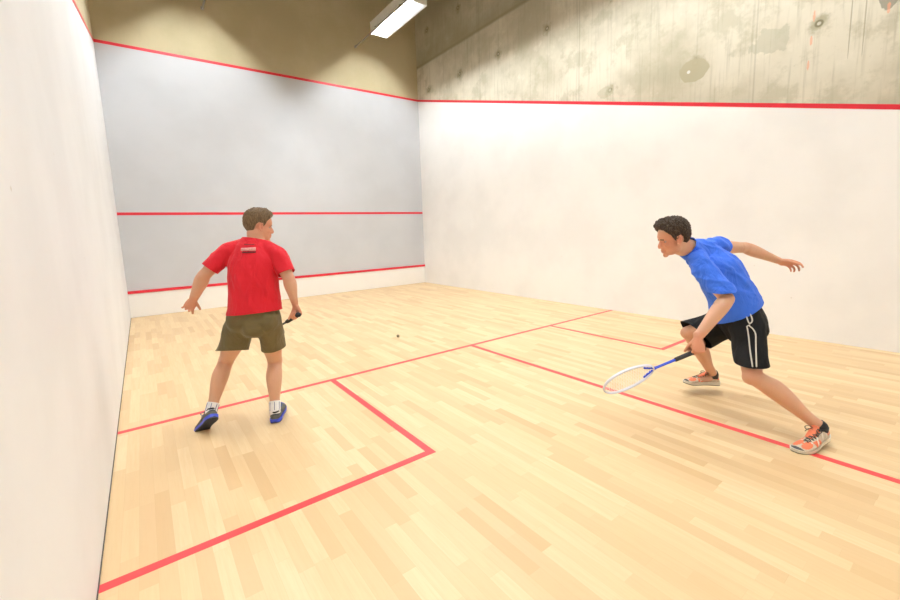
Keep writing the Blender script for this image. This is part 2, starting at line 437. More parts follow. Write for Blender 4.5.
# ------------------------------------------------------------------ people
def hand(bm, wrist, H_, N_, W_, curls, spread=.0, thumb=(.5, .6, .3), s=1., ruddy=None):
    """H_ along the hand, N_ out of the palm, W_ towards the thumb side. curls: per finger three bend angles (deg), index first"""
    H_, N_, W_ = V(H_).normalized(), V(N_).normalized(), V(W_).normalized()
    side = W_
    pl = .092*s
    tube(bm, [wrist - H_*.02, wrist+H_*.012, wrist+H_*.04*s, wrist+H_*.075*s, wrist+H_*pl],
         [(.027*s, .020*s), (.028*s, .019*s), (.038*s, .0165*s), (.042*s, .0145*s), (.039*s, .0115*s)], side, 16, per=4)
    ell(bm, wrist + H_*.035*s + W_*.020*s + N_*.009*s, (.032*s, .017*s, .014*s), Matrix((H_, W_, N_)).transposed(), 2)   # ball of the thumb
    ell(bm, wrist + H_*.04*s - W_*.022*s + N_*.006*s, (.034*s, .014*s, .012*s), Matrix((H_, W_, N_)).transposed(), 2)
    offs = (.030, .0105, -.009, -.027); lens = ((.043, .026, .021), (.047, .029, .022), (.043, .027, .021), (.034, .021, .018))
    base = (.090, .094, .089, .080); rr = (.0088, .0090, .0086, .0078)
    for k in range(4):
        p = wrist + H_*base[k]*s*.93 + W_*offs[k]*s
        fan = spread*(1.5-k)
        d = (H_*math.cos(fan) + W_*math.sin(fan)).normalized()
        pts = [p - H_*.014*s, p]; a = 0
        for j in range(3):
            a += math.radians(curls[k][j])
            dd = d*math.cos(a) + N_*math.sin(a)
            pts.append(pts[-1] + dd*lens[k][j]*s)
        r = rr[k]*s
        tube(bm, pts, [r*1.05, r*1.08, r*1.0, r*.94, r*.8], side, 12, per=4)
    # thumb
    p0 = wrist + H_*.022*s + W_*.022*s + N_*.006*s
    a, b, c = thumb                                     # outward angle from hand axis, opposition toward palm, bend
    d1 = (H_*math.cos(a) + W_*math.sin(a)*math.cos(b) + N_*math.sin(a)*math.sin(b)).normalized()
    bend = (N_*.7 + H_*.3 - W_*.25)
    d2 = (d1 + bend*c).normalized(); d3 = (d2 + bend*c*.9).normalized()
    p1 = p0 + d1*.042*s; p2 = p1 + d2*.032*s; p3 = p2 + d3*.025*s
    tube(bm, [p0, p1, p2, p3], [.0125*s, .0110*s, .0100*s, .0085*s], side, 12, per=4)

def head(bm, c, Mh, s=1.):
    def P(x, y, z): return V(c) + Mh @ V((x, y, z))*s
    def E(x, y, z, a, b, d, sub=3): ell(bm, P(x, y, z), (a*s, b*s, d*s), Mh, sub)
    E(-.012, 0, .035, .094, .075, .084)                 # skull
    E(.020, 0, .040, .072, .066, .070)
    E(.026, 0, -.030, .060, .060, .072)                 # face
    E(.030, 0, -.068, .052, .050, .040)                 # jaw
    for k in (-1, 1):
        E(.004, k*.042, -.058, .034, .018, .036)        # jaw corner
        E(.056, k*.034, -.030, .026, .022, .022)        # cheek
        E(.076, k*.022, .012, .014, .024, .010)         # brow ridge
    E(.074, 0, -.098, .018, .020, .016, 2)              # chin
    E(.074, 0, .030, .020, .045, .034)                  # forehead
    side = Mh @ V((0, 1, 0))
    tube(bm, [P(.078, 0, .006), P(.092, 0, -.012), P(.101, 0, -.029), P(.103, 0, -.036)], [(.008*s, .010*s), (.009*s, .012*s), (.0115*s, .012*s), (.0105*s, .009*s)], side, 12, per=3)
    for k in (-1, 1): E(.089, k*.011, -.038, .009, .007, .007, 2)
    E(.080, 0, -.055, .014, .022, .014, 2)              # muzzle
    E(.087, 0, -.0625, .011, .023, .0055, 2); E(.085, 0, -.0735, .011, .019, .0065, 2)   # lips
    for k in (-1, 1):                                   # ears: rim, lobe
        ax = Mh @ Matrix.Rotation(k*.35, 3, 'Z') @ Matrix.Rotation(-.18, 3, 'Y')
        n = 14; pts = []
        for i in range(n+1):
            th = -2.2 + 4.6*i/n
            pts.append(P(.006, k*.078, -.010) + ax @ V((-.017*math.cos(th), k*.004, .030*math.sin(th)))*s)
        tube(bm, pts, [.0052*s]*len(pts), side, 8, per=1)
        ell(bm, P(.009, k*.075, -.012), (.014*s, .005*s, .026*s), ax, 2)
        ell(bm, P(.012, k*.075, -.036), (.008*s, .0055*s, .010*s), ax, 2)

def build_person(J, name, label):
    """J: joints in metres. Returns body object (one continuous skin)."""
    bm = bmesh.new()
    sc = J.get('s', 1.)
    hipax = (J['hipR']-J['hipL']).normalized(); shax = (J['shR']-J['shL']).normalized()
    pel = (J['hipR']+J['hipL'])/2; sh = (J['shR']+J['shL'])/2
    up = (sh-pel).normalized()
    w = [pel-up*.025, pel, pel+(sh-pel)*.28+J['bend']*.5, pel+(sh-pel)*.6+J['bend'], pel+(sh-pel)*.88+J['bend']*.4, sh+up*.02]
    tube(bm, w, [(.115, .080), (.150, .105), (.132, .096), (.152, .108), (.150, .095), (.085, .065)],
         [hipax, hipax, hipax*.6+shax*.4, hipax*.3+shax*.7, shax, shax], 28, per=6)
    back = J['back']; g = J.get('g', 1.)
    for k, hj in ((-1, 'hipL'), (1, 'hipR')):
        ell(bm, J[hj] + back*.022 - up*.03 - hipax*k*.01, (.075, .075, .085), None, 3)
    # neck
    tube(bm, [sh-up*.02, J['neck'], J['head']+J['HM'] @ V((-.02, 0, -.06))], [(.09, .062), (J.get('nk', .064), J.get('nk', .060)), (.057, .060)], shax, 20, per=5)
    head(bm, J['head'], J['HM'], J.get('hs', 1.))
    for S in 'LR':
        a, b, c = J['sh'+S], J['el'+S], J['wr'+S]
        tube(bm, [J['neck']-up*.02, (J['neck']-up*.02).lerp(a, .5)+up*.006, a-up*.004], [.036, .034, .042], None, 16, per=4)
        ell(bm, a, .056, None, 3)
        tube(bm, [a, a.lerp(b, .25), a.lerp(b, .55), a.lerp(b, .85), b], [.056*g, .052*g, .049*g, .042*g, .043*g], None, 18, per=5)
        ell(bm, b, .0425*g, None, 3)
        hw = J['hand'+S]['W_']
        tube(bm, [b, b.lerp(c, .14), b.lerp(c, .32), b.lerp(c, .65), c],
             [(.043*g, .041*g), (.047*g, .045*g), (.046*g, .043*g), (.037*g, .031*g), (.029, .021)], V(hw), 18, per=5)
        hand(bm, c, **J['hand'+S])
        a, b, c = J['hip'+S], J['kn'+S], J['an'+S]
        bk = J['bk'+S]
        tube(bm, [a, a.lerp(b, .25), a.lerp(b, .6), a.lerp(b, .88), b], [.088, .086, .072, .057, .055], hipax, 22, per=5)
        ell(bm, b - bk*.012, .050, None, 3)
        cl = [b, b.lerp(c, .12)+bk*.006, b.lerp(c, .30)+bk*.016, b.lerp(c, .52)+bk*.012, b.lerp(c, .78)+bk*.002, c]
        tube(bm, cl, [.053, .053, (.058, .061), (.050, .053), .037, .036], hipax, 20, per=5)
        fm = J['foot'+S]                                # (heel origin, frame)
        o, F = fm
        fp = lambda x, y, z: o + F @ V((x, y, z))
        tube(bm, [c, fp(.055, 0, .06), fp(.13, 0, .045), fp(.20, 0, .035)], [(.034, .036), (.03, .034), (.034, .026), (.034, .018)], F @ V((0, 1, 0)), 16, per=4)
        ell(bm, fp(.045, 0, .045), (.035, .028, .035), F, 2)
    me = solidify_mesh(bm, .0042, 3)
    # eyes and brow colour
    Mh, hc, hs = J['HM'], J['head'], J.get('hs', 1.)
    Mi = Mh.inverted()
    for p in me.polygons:
        q = (Mi @ (p.center - hc))/hs
        if q.length > .16 or q.x < .05: continue
        if abs(q.y) < .023 and -.079 < q.z < -.058 and q.x > .083 and abs(q.z+.068) < .010*(1.05-abs(q.y)/.023): p.material_index = 1
        elif .010 < abs(q.y) < .042 and abs(q.z-.018+abs(abs(q.y)-.024)*.25) < .0045: p.material_index = 2
    bm = bmesh.new(); bm.from_mesh(me); bpy.data.meshes.remove(me)
    lay = bm.verts.layers.float.new('ruddy')
    spots = [(hc + Mh @ V((.05, 0, -.02)), .10, .62)] + [(J['wr'+S] + V(J['hand'+S]['H_']).normalized()*.09, .13, .62) for S in 'LR'] + [(J['el'+S], .05, .3) for S in 'LR'] + [(J['kn'+S], .07, .35) for S in 'LR']
    spots += [(hc + Mh @ V((-.005, k*.078, -.01)), .04, .8) for k in (-1, 1)] + [(J['neck'], .12, .35)]
    for v in bm.verts:
        x = 0
        for c_, r_, a_ in spots:
            d = (v.co-c_).length
            if d < r_: x = max(x, a_*(1-(d/r_)**2)**.5)
        v[lay] = x
    for k in (-1, 1):
        e = hc + Mh @ V((.0640, k*.0270, -.002))*hs
        ell(bm, e, .0118*hs, None, 3, 3)
        ell(bm, e + Mh @ V((.0075, 0, 0))*hs, (.0056*hs,)*3, None, 2, 4)
    for v in bm.verts: pass
    base = J['base']
    o = link(name, bm, [M['skin'], M['lip'], M['brow'], M['eyew'], M['iris']], None, True, base)
    tag(o, label, 'person')
    return o

def hairpiece(parent, hc, Mh, mat, seed, vol, quiff, s=1., fr=.088, nape=-.068):
    bm = bmesh.new()
    bmesh.ops.create_icosphere(bm, subdivisions=6, radius=1)
    off = V((-.012, 0, .035)); rs = V((.094, .075, .084))
    def mask(d):                                        # >0 inside the hair, in hairline metres
        p = V((d.x*rs.x, d.y*rs.y, d.z*rs.z)) + off
        az = abs(math.degrees(math.atan2(d.y, d.x)))
        keys = ((0, fr), (32, fr-.008), (46, .050), (58, .030), (66, -.005), (77, -.022), (84, .012), (92, .022), (104, .005), (116, -.035), (150, nape+.006), (180, nape))
        for (a0, z0), (a1, z1) in zip(keys, keys[1:]):
            if a0 <= az <= a1: zl = z0 + (z1-z0)*(az-a0)/(a1-a0); break
        zl += .004*noise.noise(V((az*.15, seed, 0)))
        return p.z - zl
    kill = []
    for v in bm.verts:
        d = v.co.normalized(); mk = mask(d)
        if mk < -.004: kill.append(v); continue
        p = V((d.x*rs.x, d.y*rs.y, d.z*rs.z))
        if d.z < 0: p = V((p.x, p.y, p.z*1.0))
        if d.z < -.1 and d.x < 0: p *= 1 + .10*min(1, -d.z-.1)
        e = min(1, max(0, (mk+.004)/.022)); e = e*e*(3-2*e)
        t = vol*(.45 + .75*max(0, d.z) + quiff*max(0, d.x)*max(0, d.z)*1.6)
        st = noise.noise(V((d.x*6+seed, d.y*16, d.z*9)))*.5 + noise.noise(V((d.x*14, d.y*34+seed, d.z*20)))*.4
        t *= 1 + .9*st
        v.co = off + p + d*(t*e + .003*e) - d*.004*(1-e)
        if quiff and d.x > .2: v.co.x += quiff*.012*e*max(0, d.z)
    bmesh.ops.delete(bm, geom=kill, context='VERTS')
    for v in bm.verts: v.co = hc + Mh @ (v.co*s)
    return link('hair', bm, mat, parent, True, parent.location)

def nearer(J, q, S):                  # does the point belong to this leg
    def dd(k):
        a, b = J['hip'+k], J['kn'+k]; t = max(0, min(1.2, (q-a).dot(b-a)/(b-a).length_squared))
        return (q-a-(b-a)*t).length
    return dd(S) <= dd('R' if S == 'L' else 'L') + .004
def tuck(o, tree, cuts, eps=.008, reach=.035):
    """press what lies under a garment to just inside its cloth"""
    off = o.location + (o.parent.location if o.parent else V())
    for v in o.data.vertices:
        p = v.co + off
        if any((p-c[0]).length < c[2]*1.6 and (p-c[0]).dot(c[1]) > 0 and (len(c) < 4 or c[3](p)) for c in cuts): continue
        q, n, i, d = tree.find_nearest(p, reach)
        if q is None: continue
        if (p-q).dot(n) > -eps: v.co = q - n*eps - off
def garment(name, parent, tubes, voxel, cuts, mat, folds, smooth=3, under=()):
    """tubes: function filling a bmesh; cuts: (centre, outward dir, radius); folds: f(co, normal)->offset"""
    bm = bmesh.new(); tubes(bm)
    me = solidify_mesh(bm, voxel, smooth)
    bm = bmesh.new(); bm.from_mesh(me); bpy.data.meshes.remove(me)
    bm.normal_update()
    for v in bm.verts: v.co = v.co + v.normal*folds(v.co, v.normal)
    tree = BVHTree.FromBMesh(bm)
    for u in under: tuck(u, tree, cuts)
    for c, d, r, *pred in cuts:
        d = d.normalized()
        fs = [f for f in bm.faces if (f.calc_center_median()-c).length < r and (not pred or pred[0](f.calc_center_median()))]
        es = {e for f in fs for e in f.edges}; vs = {v for f in fs for v in f.verts}
        bmesh.ops.bisect_plane(bm, geom=list(vs)+list(es)+fs, plane_co=c, plane_no=d, clear_outer=True)
    seen = set(); best = []
    for v0 in bm.verts:
        if v0 in seen: continue
        comp = [v0]; seen.add(v0)
        for v in comp:
            for e in v.link_edges:
                q = e.other_vert(v)
                if q not in seen: seen.add(q); comp.append(q)
        if len(comp) > len(best): best = comp
    best = set(best); bmesh.ops.delete(bm, geom=[v for v in bm.verts if v not in best], context='VERTS')
    o = link(name, bm, mat, parent, True, parent.location)
    sm = o.modifiers.new('thickness', 'SOLIDIFY'); sm.thickness = .003; sm.offset = -1
    o.data.update()
    return o, tree, cuts
def bvh(o):
    me = o.data
    return BVHTree.FromPolygons([v.co + o.matrix_basis.translation + (o.parent.location if o.parent else V()) for v in me.vertices], [tuple(p.vertices) for p in me.polygons])

# shoe: frame origin under the heel, x to the toe, y left, z up
def shoe(parent, o, F, inner, style, label=None):
    P = lambda x, y, z: o + F @ V((x, y, z))
    st = [(-.004, .014, .020, .055), (.004, .026, .018, .070), (.022, .0345, .018, .086), (.05, .0365, .018, .088), (.085, .0355, .018, .090), (.115, .0375, .018, .083),
          (.15, .042, .018, .070), (.19, .0475, .018, .060), (.225, .048, .018, .052), (.255, .043, .019, .045), (.277, .031, .021, .038), (.290, .012, .025, .030)]
    def curve(x, y): return y + inner*(.012*math.sin(min(1, max(0, x/.29))*PI)*-1 + .010*(x/.29)**2)
    xs = crom([V((a, b, c)) for a, b, c, _ in st], 4); tops = crom([d for *_, d in st], 4)
    def sec(scale_w, z0, z1, seg, x, w):
        pts = []
        for k in range(seg):
            th = 2*PI*k/seg; cx, sy = math.cos(th), math.sin(th)
            cx = math.copysign(abs(cx)**.75, cx)
            taper = 1 - .32*max(0, sy)
            pts.append(P(x, curve(x, cx*w*scale_w*taper), (z0+z1)/2 + sy*(z1-z0)/2))
        return pts
    bm = bmesh.new(); rings = []; seg = 32
    for q, tp in zip(xs, tops): rings.append([bm.verts.new(p) for p in sec(1, q.z-.004, tp, seg, q.x, q.y)])
    for a, b in zip(rings, rings[1:]):
        for k in range(seg): bm.faces.new((a[k], a[(k+1) % seg], b[(k+1) % seg], b[k]))
    bm.faces.new(rings[0][::-1]); bm.faces.new(rings[-1])
    bmesh.ops.recalc_face_normals(bm, faces=bm.faces)
    bmesh.ops.subdivide_edges(bm, edges=bm.edges, cuts=1, use_grid_fill=True)
    Fi = F.inverted()
    for f in bm.faces:
        q = Fi @ (f.calc_center_median()-o); x, y, z = q.x, abs(q.y-curve(q.x, 0)), q.z
        mi = 0
        if style == 'blue':
            wv = math.sin(x*62 + z*45)
            if wv > .80 and .02 < x < .2 and z > .035: mi = 1          # dark overlays
            if x > .262 and z < .04: mi = 1
            if x < .03 and z > .062: mi = 1
        else:
            if .195 < x < .262 and z > .030 and math.hypot((x-.228)/.033, (y-.022)/.020) < 1: mi = 1
            if .135 < x < .19 and .028 < z < .058 and y > .026: mi = 1
            if x < .055 and .050 < z < .084 and abs(math.sin(x*80)) > .35: mi = 1
            if .10 < x < .15 and y < .018: mi = 1
            if abs(math.sin(x*70+z*60)) > .93 and .03 < x < .2 and y > .02: mi = 2
            if x > .268: mi = 3
        f.material_index = mi
    mats = [M['s_grey'], M['s_sole']] if style == 'blue' else [M['s_tan'], M['s_or'], M['s_ws'], M['s_toe']]
    up = link('shoe', bm, mats, parent, True, parent.location)
    if label: up['label'] = label
    def slab(nm, z0, z1, grow, m, heelx=0., notch=False):
        bm = bmesh.new(); n = 40; A = []; B = []
        prof = [(-.008-heelx, 0.012), (-.002, .026), (.02, .036), (.05, .038), (.09, .034), (.13, .036), (.17, .043), (.21, .048), (.245, .045), (.275, .033), (.292, .014)]
        pr_ = crom([V((a, b+grow, 0)) for a, b in prof], 4)
        outline = [(p.x, p.y) for p in pr_] + [(p.x, -p.y) for p in pr_[::-1]]
        def spring(x): return .012*max(0, (x-.21)/.08)**2 + .004*max(0, (.02-x)/.03)**2
        for x, y in outline:
            A.append(bm.verts.new(P(x, curve(x, y), z0+spring(x)))); B.append(bm.verts.new(P(x, curve(x, y*1.03), z1+spring(x)+(.006 if x < .07 else 0))))
        m_ = len(A)
        for i in range(m_): bm.faces.new((A[i], A[(i+1) % m_], B[(i+1) % m_], B[i]))
        half = m_//2
        for i in range(half-1):
            for Q in (A, B): bm.faces.new((Q[i], Q[i+1], Q[m_-2-i], Q[m_-1-i]))
        bmesh.ops.recalc_face_normals(bm, faces=bm.faces)
        return link(nm, bm, m, up, False, parent.location)
    def rel(o_):
        o_.location = V((0, 0, 0)); return o_
    rel(slab('outsole', 0, .007, 0, M['s_sole'] if style == 'blue' else M['s_os']))
    rel(slab('midsole', .0071, .024, .002, M['s_blue'] if style == 'blue' else M['s_ws']))
    # collar and laces
    bm = bmesh.new(); pts = []
    for i in range(25):
        th = 2*PI*i/24
        pts.append(P(.052+.047*math.cos(th), curve(.05, .0275*math.sin(th)), .083+.008*math.cos(th)+.006*(1 if math.cos(th) < -.6 else 0)))
    tube(bm, pts, [.0065]*25, F @ V((0, 0, 1)), 8, per=1, cap=False)
    rel(link('collar', bm, M['sockk'], up, True, parent.location))
    bm = bmesh.new()
    for i in range(5):
        x = .115+i*.019; z = .084-.0065*i
        for sg in (-1, 1):
            pts = [P(x, curve(x, sg*.022), z-.008), P(x+.006, curve(x, sg*.008), z+.003), P(x+.014, curve(x, -sg*.006), z+.001), P(x+.018, curve(x, -sg*.020), z-.012)]
            tube(bm, pts, [.0026]*4, F @ V((0, 0, 1)), 6, per=3)
    for sg in (-1, 1):                                   # bow loops and loose ends
        b0 = P(.108, curve(.1, 0), .090)
        tube(bm, [b0, P(.108, sg*.022, .106), P(.118, sg*.042, .100), P(.124, sg*.030, .088), b0], [.0026]*5, F @ V((0, 0, 1)), 6, per=4)
        tube(bm, [b0, P(.120, sg*.018, .098), P(.135, sg*.034, .078)], [.0024]*3, F @ V((0, 0, 1)), 6, per=4)
    rel(link('laces', bm, M['s_lace'] if style == 'blue' else M['s_kl'], up, True, parent.location))
    bm = bmesh.new()                                     # tongue
    tube(bm, [P(.17, 0, .066), P(.135, 0, .083), P(.105, 0, .097), P(.092, 0, .110)], [(.018, .004), (.020, .005), (.021, .005), (.019, .004)], F @ V((0, 1, 0)), 14, per=4)
    rel(link('tongue', bm, M['s_lace'] if style == 'blue' else M['s_or'], up, True, parent.location))
    return up

def sock(parent, an, kn, o, F, m, stripe=None, h=.075):
    bm = bmesh.new(); d = (kn-an).normalized()
    ankle = o + F @ V((.045, 0, .055))
    tube(bm, [ankle, an, an+d*h*.6, an+d*h], [(.036, .040), (.0395, .0395), (.0395, .0395), (.041, .041)], F @ V((0, 1, 0)), 24, per=6, round_=False)
    s = link('sock', bm, m, parent, True, parent.location)
    if stripe:
        bm = bmesh.new()
        for k in range(7):
            th = 2*PI*k/7; sd = d.orthogonal().normalized(); q = d.cross(sd)
            u = sd*math.cos(th)+q*math.sin(th)
            tube(bm, [an+u*.0395-d*.005, an+d*h*.85+u*.0405], [.0022]*2, None, 6, per=1)
        t = link('stripe', bm, stripe, s, True, parent.location); t.location = (0, 0, 0)
    return s

def racket(name, label, butt, d, wd, mats, parent=None):
    """butt cap point, shaft direction d, head-width direction wd"""
    d = V(d).normalized(); wd = V(wd); wd = (wd - d*wd.dot(d)).normalized(); nn = d.cross(wd)
    gm, sm, fm = mats
    t = bpy.data.objects.new(name, None); C.objects.link(t); t.location = butt
    tag(t, label, 'racket')
    P = lambda a, b, c=0: d*a + wd*b + nn*c
    bm = bmesh.new()
    tube(bm, [P(0, 0), P(.012, 0), P(.03, 0), P(.10, 0), P(.19, 0), P(.20, 0)], [(.019, .016), (.0185, .0155), (.0155, .0135), (.015, .013), (.0145, .0125), (.011, .010)], wd, 10, per=3, round_=False, sq=.8)
    link('grip', bm, gm, t, True)
    bm = bmesh.new()
    tube(bm, [P(.195, 0), P(.30, 0), P(.345, 0)], [.0085, .008, .009], wd, 12, per=3, round_=False)
    for sg in (-1, 1):
        tube(bm, [P(.33, sg*.004), P(.37, sg*.020), P(.41, sg*.046)], [.0065]*3, wd, 10, per=5)
    link('shaft', bm, sm, t, True)
    bm = bmesh.new(); cx, a, b = .515, .168, .098
    def hp(th):
        x = -math.cos(th); y = math.sin(th)
        return P(cx + a*x, b*y*(1 + .10*x))
    pts = [hp(2*PI*i/48) for i in range(49)]
    tube(bm, pts, [(.0055, .0095)]*49, [((p-P(cx, 0))).normalized() for p in pts], 10, per=1, cap=False)
    link('frame', bm, fm, t, True)
    bm = bmesh.new()
    for i in range(-5, 6):
        y = i*.0155; k = math.sqrt(max(0, 1-(y/b)**2))
        tube(bm, [P(cx-a*k*.97, y), P(cx+a*k*.97, y)], [.0008]*2, nn, 4, per=1, round_=False)
    for i in range(-9, 10):
        x = i*.0165; k = math.sqrt(max(0, 1-(x/a)**2))
        w = b*k*(1+.10*x/a)*.98
        tube(bm, [P(cx+x, -w, .0012), P(cx+x, w, .0012)], [.0008]*2, nn, 4, per=1, round_=False)
    link('strings', bm, M['string'], t)
    return t
def fb(n, f, seed=0.): return noise.noise(V((n.x*f[0]+seed, n.y*f[1], n.z*f[2])))
def ridge(n, f, seed=0.):             # sharp crested cloth folds
    v = 1-abs(noise.noise(V((n.x*f[0]+seed, n.y*f[1], n.z*f[2]))))*2.2
    return max(0, v)**1.6 - .15

# ================================================================= player in red
R_, F_, U_ = CR, CF, V((0, 0, 1))
J = {}
J['base'] = V((.70, 3.80, 0))
J['hipL'] = at(243, 320, 2.96); J['hipR'] = at(267, 320, 2.99)
J['knL'] = at(226, 361, 3.12); J['anL'] = at(211, 410.5, 2.97)
J['knR'] = at(275, 361, 3.20); J['anR'] = at(274.5, 405, 3.075)
J['shL'] = at(227, 252, 2.93); J['shR'] = at(278, 255, 2.96)
J['elL'] = at(203.5, 276, 2.88); J['wrL'] = at(193.5, 299, 2.95)
J['elR'] = at(289, 279, 2.94); J['wrR'] = at(295, 304, 2.98)
J['neck'] = at(256, 239.5, 2.97)
fw = (R_*.80 + F_*.58 - U_*.06).normalized()
J['HM'] = frame(fw, U_ + R_*.06 + F_*.08); J['head'] = at(258.8, 226.2, 2.98); J['hs'] = .94; J['g'] = .99
J['bend'] = -F_*.02; J['back'] = -V((F_.x, F_.y, 0)).normalized()
J['bkL'] = -F_; J['bkR'] = -F_
hh = (J['wrL']-J['elL']).normalized()
hdir = (hh*.8 - U_*.2 - R_*.2).normalized()
wdir = (R_*.9 + F_*.3); wdir = (wdir - hdir*wdir.dot(hdir)).normalized()
pal = -wdir.cross(hdir) if (wdir.cross(hdir)).dot(F_) < 0 else wdir.cross(hdir)
J['handL'] = dict(H_=hdir, N_=(pal), W_=wdir, curls=((12, 25, 15), (25, 30, 20), (22, 35, 20), (10, 30, 15)), spread=.16, thumb=(.75, .3, .25), s=.93)
rk = (at(254, 337, 3.50) - at(295, 311, 2.98)).normalized()
fd = (J['wrR']-J['elR']).normalized()
hdir = (fd - rk*.9*fd.dot(rk)).normalized(); wdir = (rk - hdir*rk.dot(hdir)).normalized()
pal = wdir.cross(hdir); pal = pal if pal.dot(R_) < 0 else -pal
CURL = ((62, 78, 50), (66, 80, 50), (68, 80, 50), (70, 80, 50))
J['handR'] = dict(H_=hdir, N_=pal, W_=wdir, curls=CURL, spread=0, thumb=(.75, .9, .55), s=.93)
HR = J['wrR'] + hdir*.085 + pal*.030
# feet: shoe frames (heel origin under the heel)
up_ = lambda fwd, roll=0: None
fL = (-R_*.70 + F_*.38); fL = V((fL.x, fL.y, 0)).normalized(); fL = (fL*.76 - U_*.65).normalized()
FL = frame(fL, U_ + F_*.42)
J['footL'] = (J['anL'] - FL @ V((.045, 0, .085)), FL)
fR = (F_*.95 - R_*.22); fR = V((fR.x, fR.y, 0)).normalized(); fR = (fR*1. + U_*.02).normalized()
FR = frame(fR, U_)
oR = J['anR'] - FR @ V((.045, 0, .085)); oR.z = .001; J['anR'] = oR + FR @ V((.045, 0, .085)); J['footR'] = (oR, FR)
JR = J
if True:
    d = lambda a, b: round((J[a]-J[b]).length, 3)
    print('RED', 'thigh', d('hipL', 'knL'), d('hipR', 'knR'), 'shin', d('knL', 'anL'), d('knR', 'anR'), 'ua', d('shL', 'elL'), d('shR', 'elR'), 'fa', d('elL', 'wrL'), d('elR', 'wrR'), 'sh', d('shL', 'shR'),
          'z', [(k, round(J[k].z, 2)) for k in ('head', 'neck', 'hipL', 'knL', 'anL', 'anR', 'knR')], 'oL', J['footL'][0], 'toeL', J['footL'][0]+FL @ V((.29, 0, 0)))
red = build_person(J, 'person', 'man in red t-shirt and olive shorts seen from behind, racket held low in right hand')
hairpiece(red, J['head'], J['HM'], M['hair_r'], 3.3, .015, .9, J['hs'], .070, -.10)

def red_shirt(bm, J=J):
    pel = (J['hipR']+J['hipL'])/2; sh = (J['shR']+J['shL'])/2; up = (sh-pel).normalized()
    hx = (J['hipR']-J['hipL']).normalized(); sx = (J['shR']-J['shL']).normalized()
    tube(bm, [pel-up*.08, pel+up*.02, pel+(sh-pel)*.35, pel+(sh-pel)*.65, pel+(sh-pel)*.88, sh+up*.030, J['neck']+up*.012],
         [(.190, .148), (.184, .142), (.174, .132), (.172, .125), (.166, .110), (.115, .078), (.066, .064)], [hx, hx, hx*.6+sx*.4, sx, sx, sx, sx], 32, per=6)
    for S in 'LR':
        a, b = J['sh'+S], J['el'+S]
        tube(bm, [J['neck']-up*.030, (J['neck']-up*.03).lerp(a, .5)+up*.003, a-up*.002], [.052, .056, .062], None, 20, per=4)
        tube(bm, [a-up*.004, a.lerp(b, .45), a.lerp(b, .86)], [(.062, .062), (.062, .060), (.064, .062)], None, 22, per=5)
def red_folds(co, n):
    z = co.z
    s = co.dot(CR); t = (s*1.3 + z*.9)
    w = ridge(V((t, z, 0)), (5, 1.6, 1), 4.1)*.007 + ridge(V((s, z, 0)), (3, 12, 1), 1.7)*.007*max(0, min(1, (1.0-z)*7))
    return w + fb(co, (4, 4, 4), 9)*.008
sh = (J['shR']+J['shL'])/2; pel = (J['hipR']+J['hipL'])/2
shirt, s_tree, s_cuts = garment('t_shirt', red, red_shirt, .0075,
    [(J['shL'].lerp(J['elL'], .71), J['elL']-J['shL']-U_*.02, .11, lambda q: abs((q-sh).dot(CR)) > .165), (J['shR'].lerp(J['elR'], .76), J['elR']-J['shR'], .10, lambda q: (q-sh).dot(CR) > .180),
     (pel+(sh-pel).normalized()*.058, -(sh-pel).normalized()*1.+CR*.09, .26), (J['neck']+(J['head']-J['neck'])*.02, (J['head']-J['neck'])+V((0, 0, .03)), .10)], M['red'], red_folds, 3, [red])
def red_shorts(bm, J=J):
    pel = (J['hipR']+J['hipL'])/2; sh = (J['shR']+J['shL'])/2; up = (sh-pel).normalized(); hx = (J['hipR']-J['hipL']).normalized()
    tube(bm, [pel-up*.035, pel-up*.0, pel+up*.08, pel+up*.13], [(.125, .10), (.172, .132), (.168, .122), (.16, .116)], hx, 28, per=5)
    ell(bm, pel-up*.045+J['back']*.01, (.10, .125, .085), frame(hx, up), 3)
    for S in 'LR':
        a, b = J['hip'+S], J['kn'+S]; k = -1 if S == 'L' else 1; a = a+up*.02
        io = .022 if S == 'L' else .014
        ell(bm, a+J['back']*.035-up*.01+hx*k*.008, (.085, .09, .10), None, 3)
        tube(bm, [a+up*.02, a.lerp(b, .3)+hx*.004, a.lerp(b, .65)+hx*io*.7, a.lerp(b, .96)+hx*io], ([(.092, .108), (.100, .108), (.104, .100), (.114, .100)] if S == 'L' else [(.092, .108), (.088, .108), (.086, .098), (.086, .096)]), hx, 26, per=5)
def red_sfolds(co, n):
    s = co.dot(CR)
    return ridge(V((s, co.z, 0)), (9, 2.5, 1), 2.)*.006 + fb(V((s, co.z, 0)), (4, 15, 1), 7)*.007 + .006*fb(co, (9, 9, 9), 3)
shorts, _, _ = garment('shorts', red, red_shorts, .0075,
    [(J['hipL'].lerp(J['knL'], .73), -U_-CF*.25, .27, lambda q: nearer(JR, q, 'L')), (J['hipR'].lerp(J['knR'], .66), (J['knR']-J['hipR'])+CR*.06-CF*.12, .27, lambda q: nearer(JR, q, 'R'))], M['olive'], red_sfolds, 14, [red])
tuck(shorts, s_tree, s_cuts, .006)
shoe(red, *J['footL'], -1, 'blue'); shoe(red, *J['footR'], 1, 'blue')
sock(red, J['anL'], J['knL'], *J['footL'], M['sockw'], M['s_lace'], .055); sock(red, J['anR'], J['knR'], *J['footR'], M['sockw'], M['s_lace'], .062)
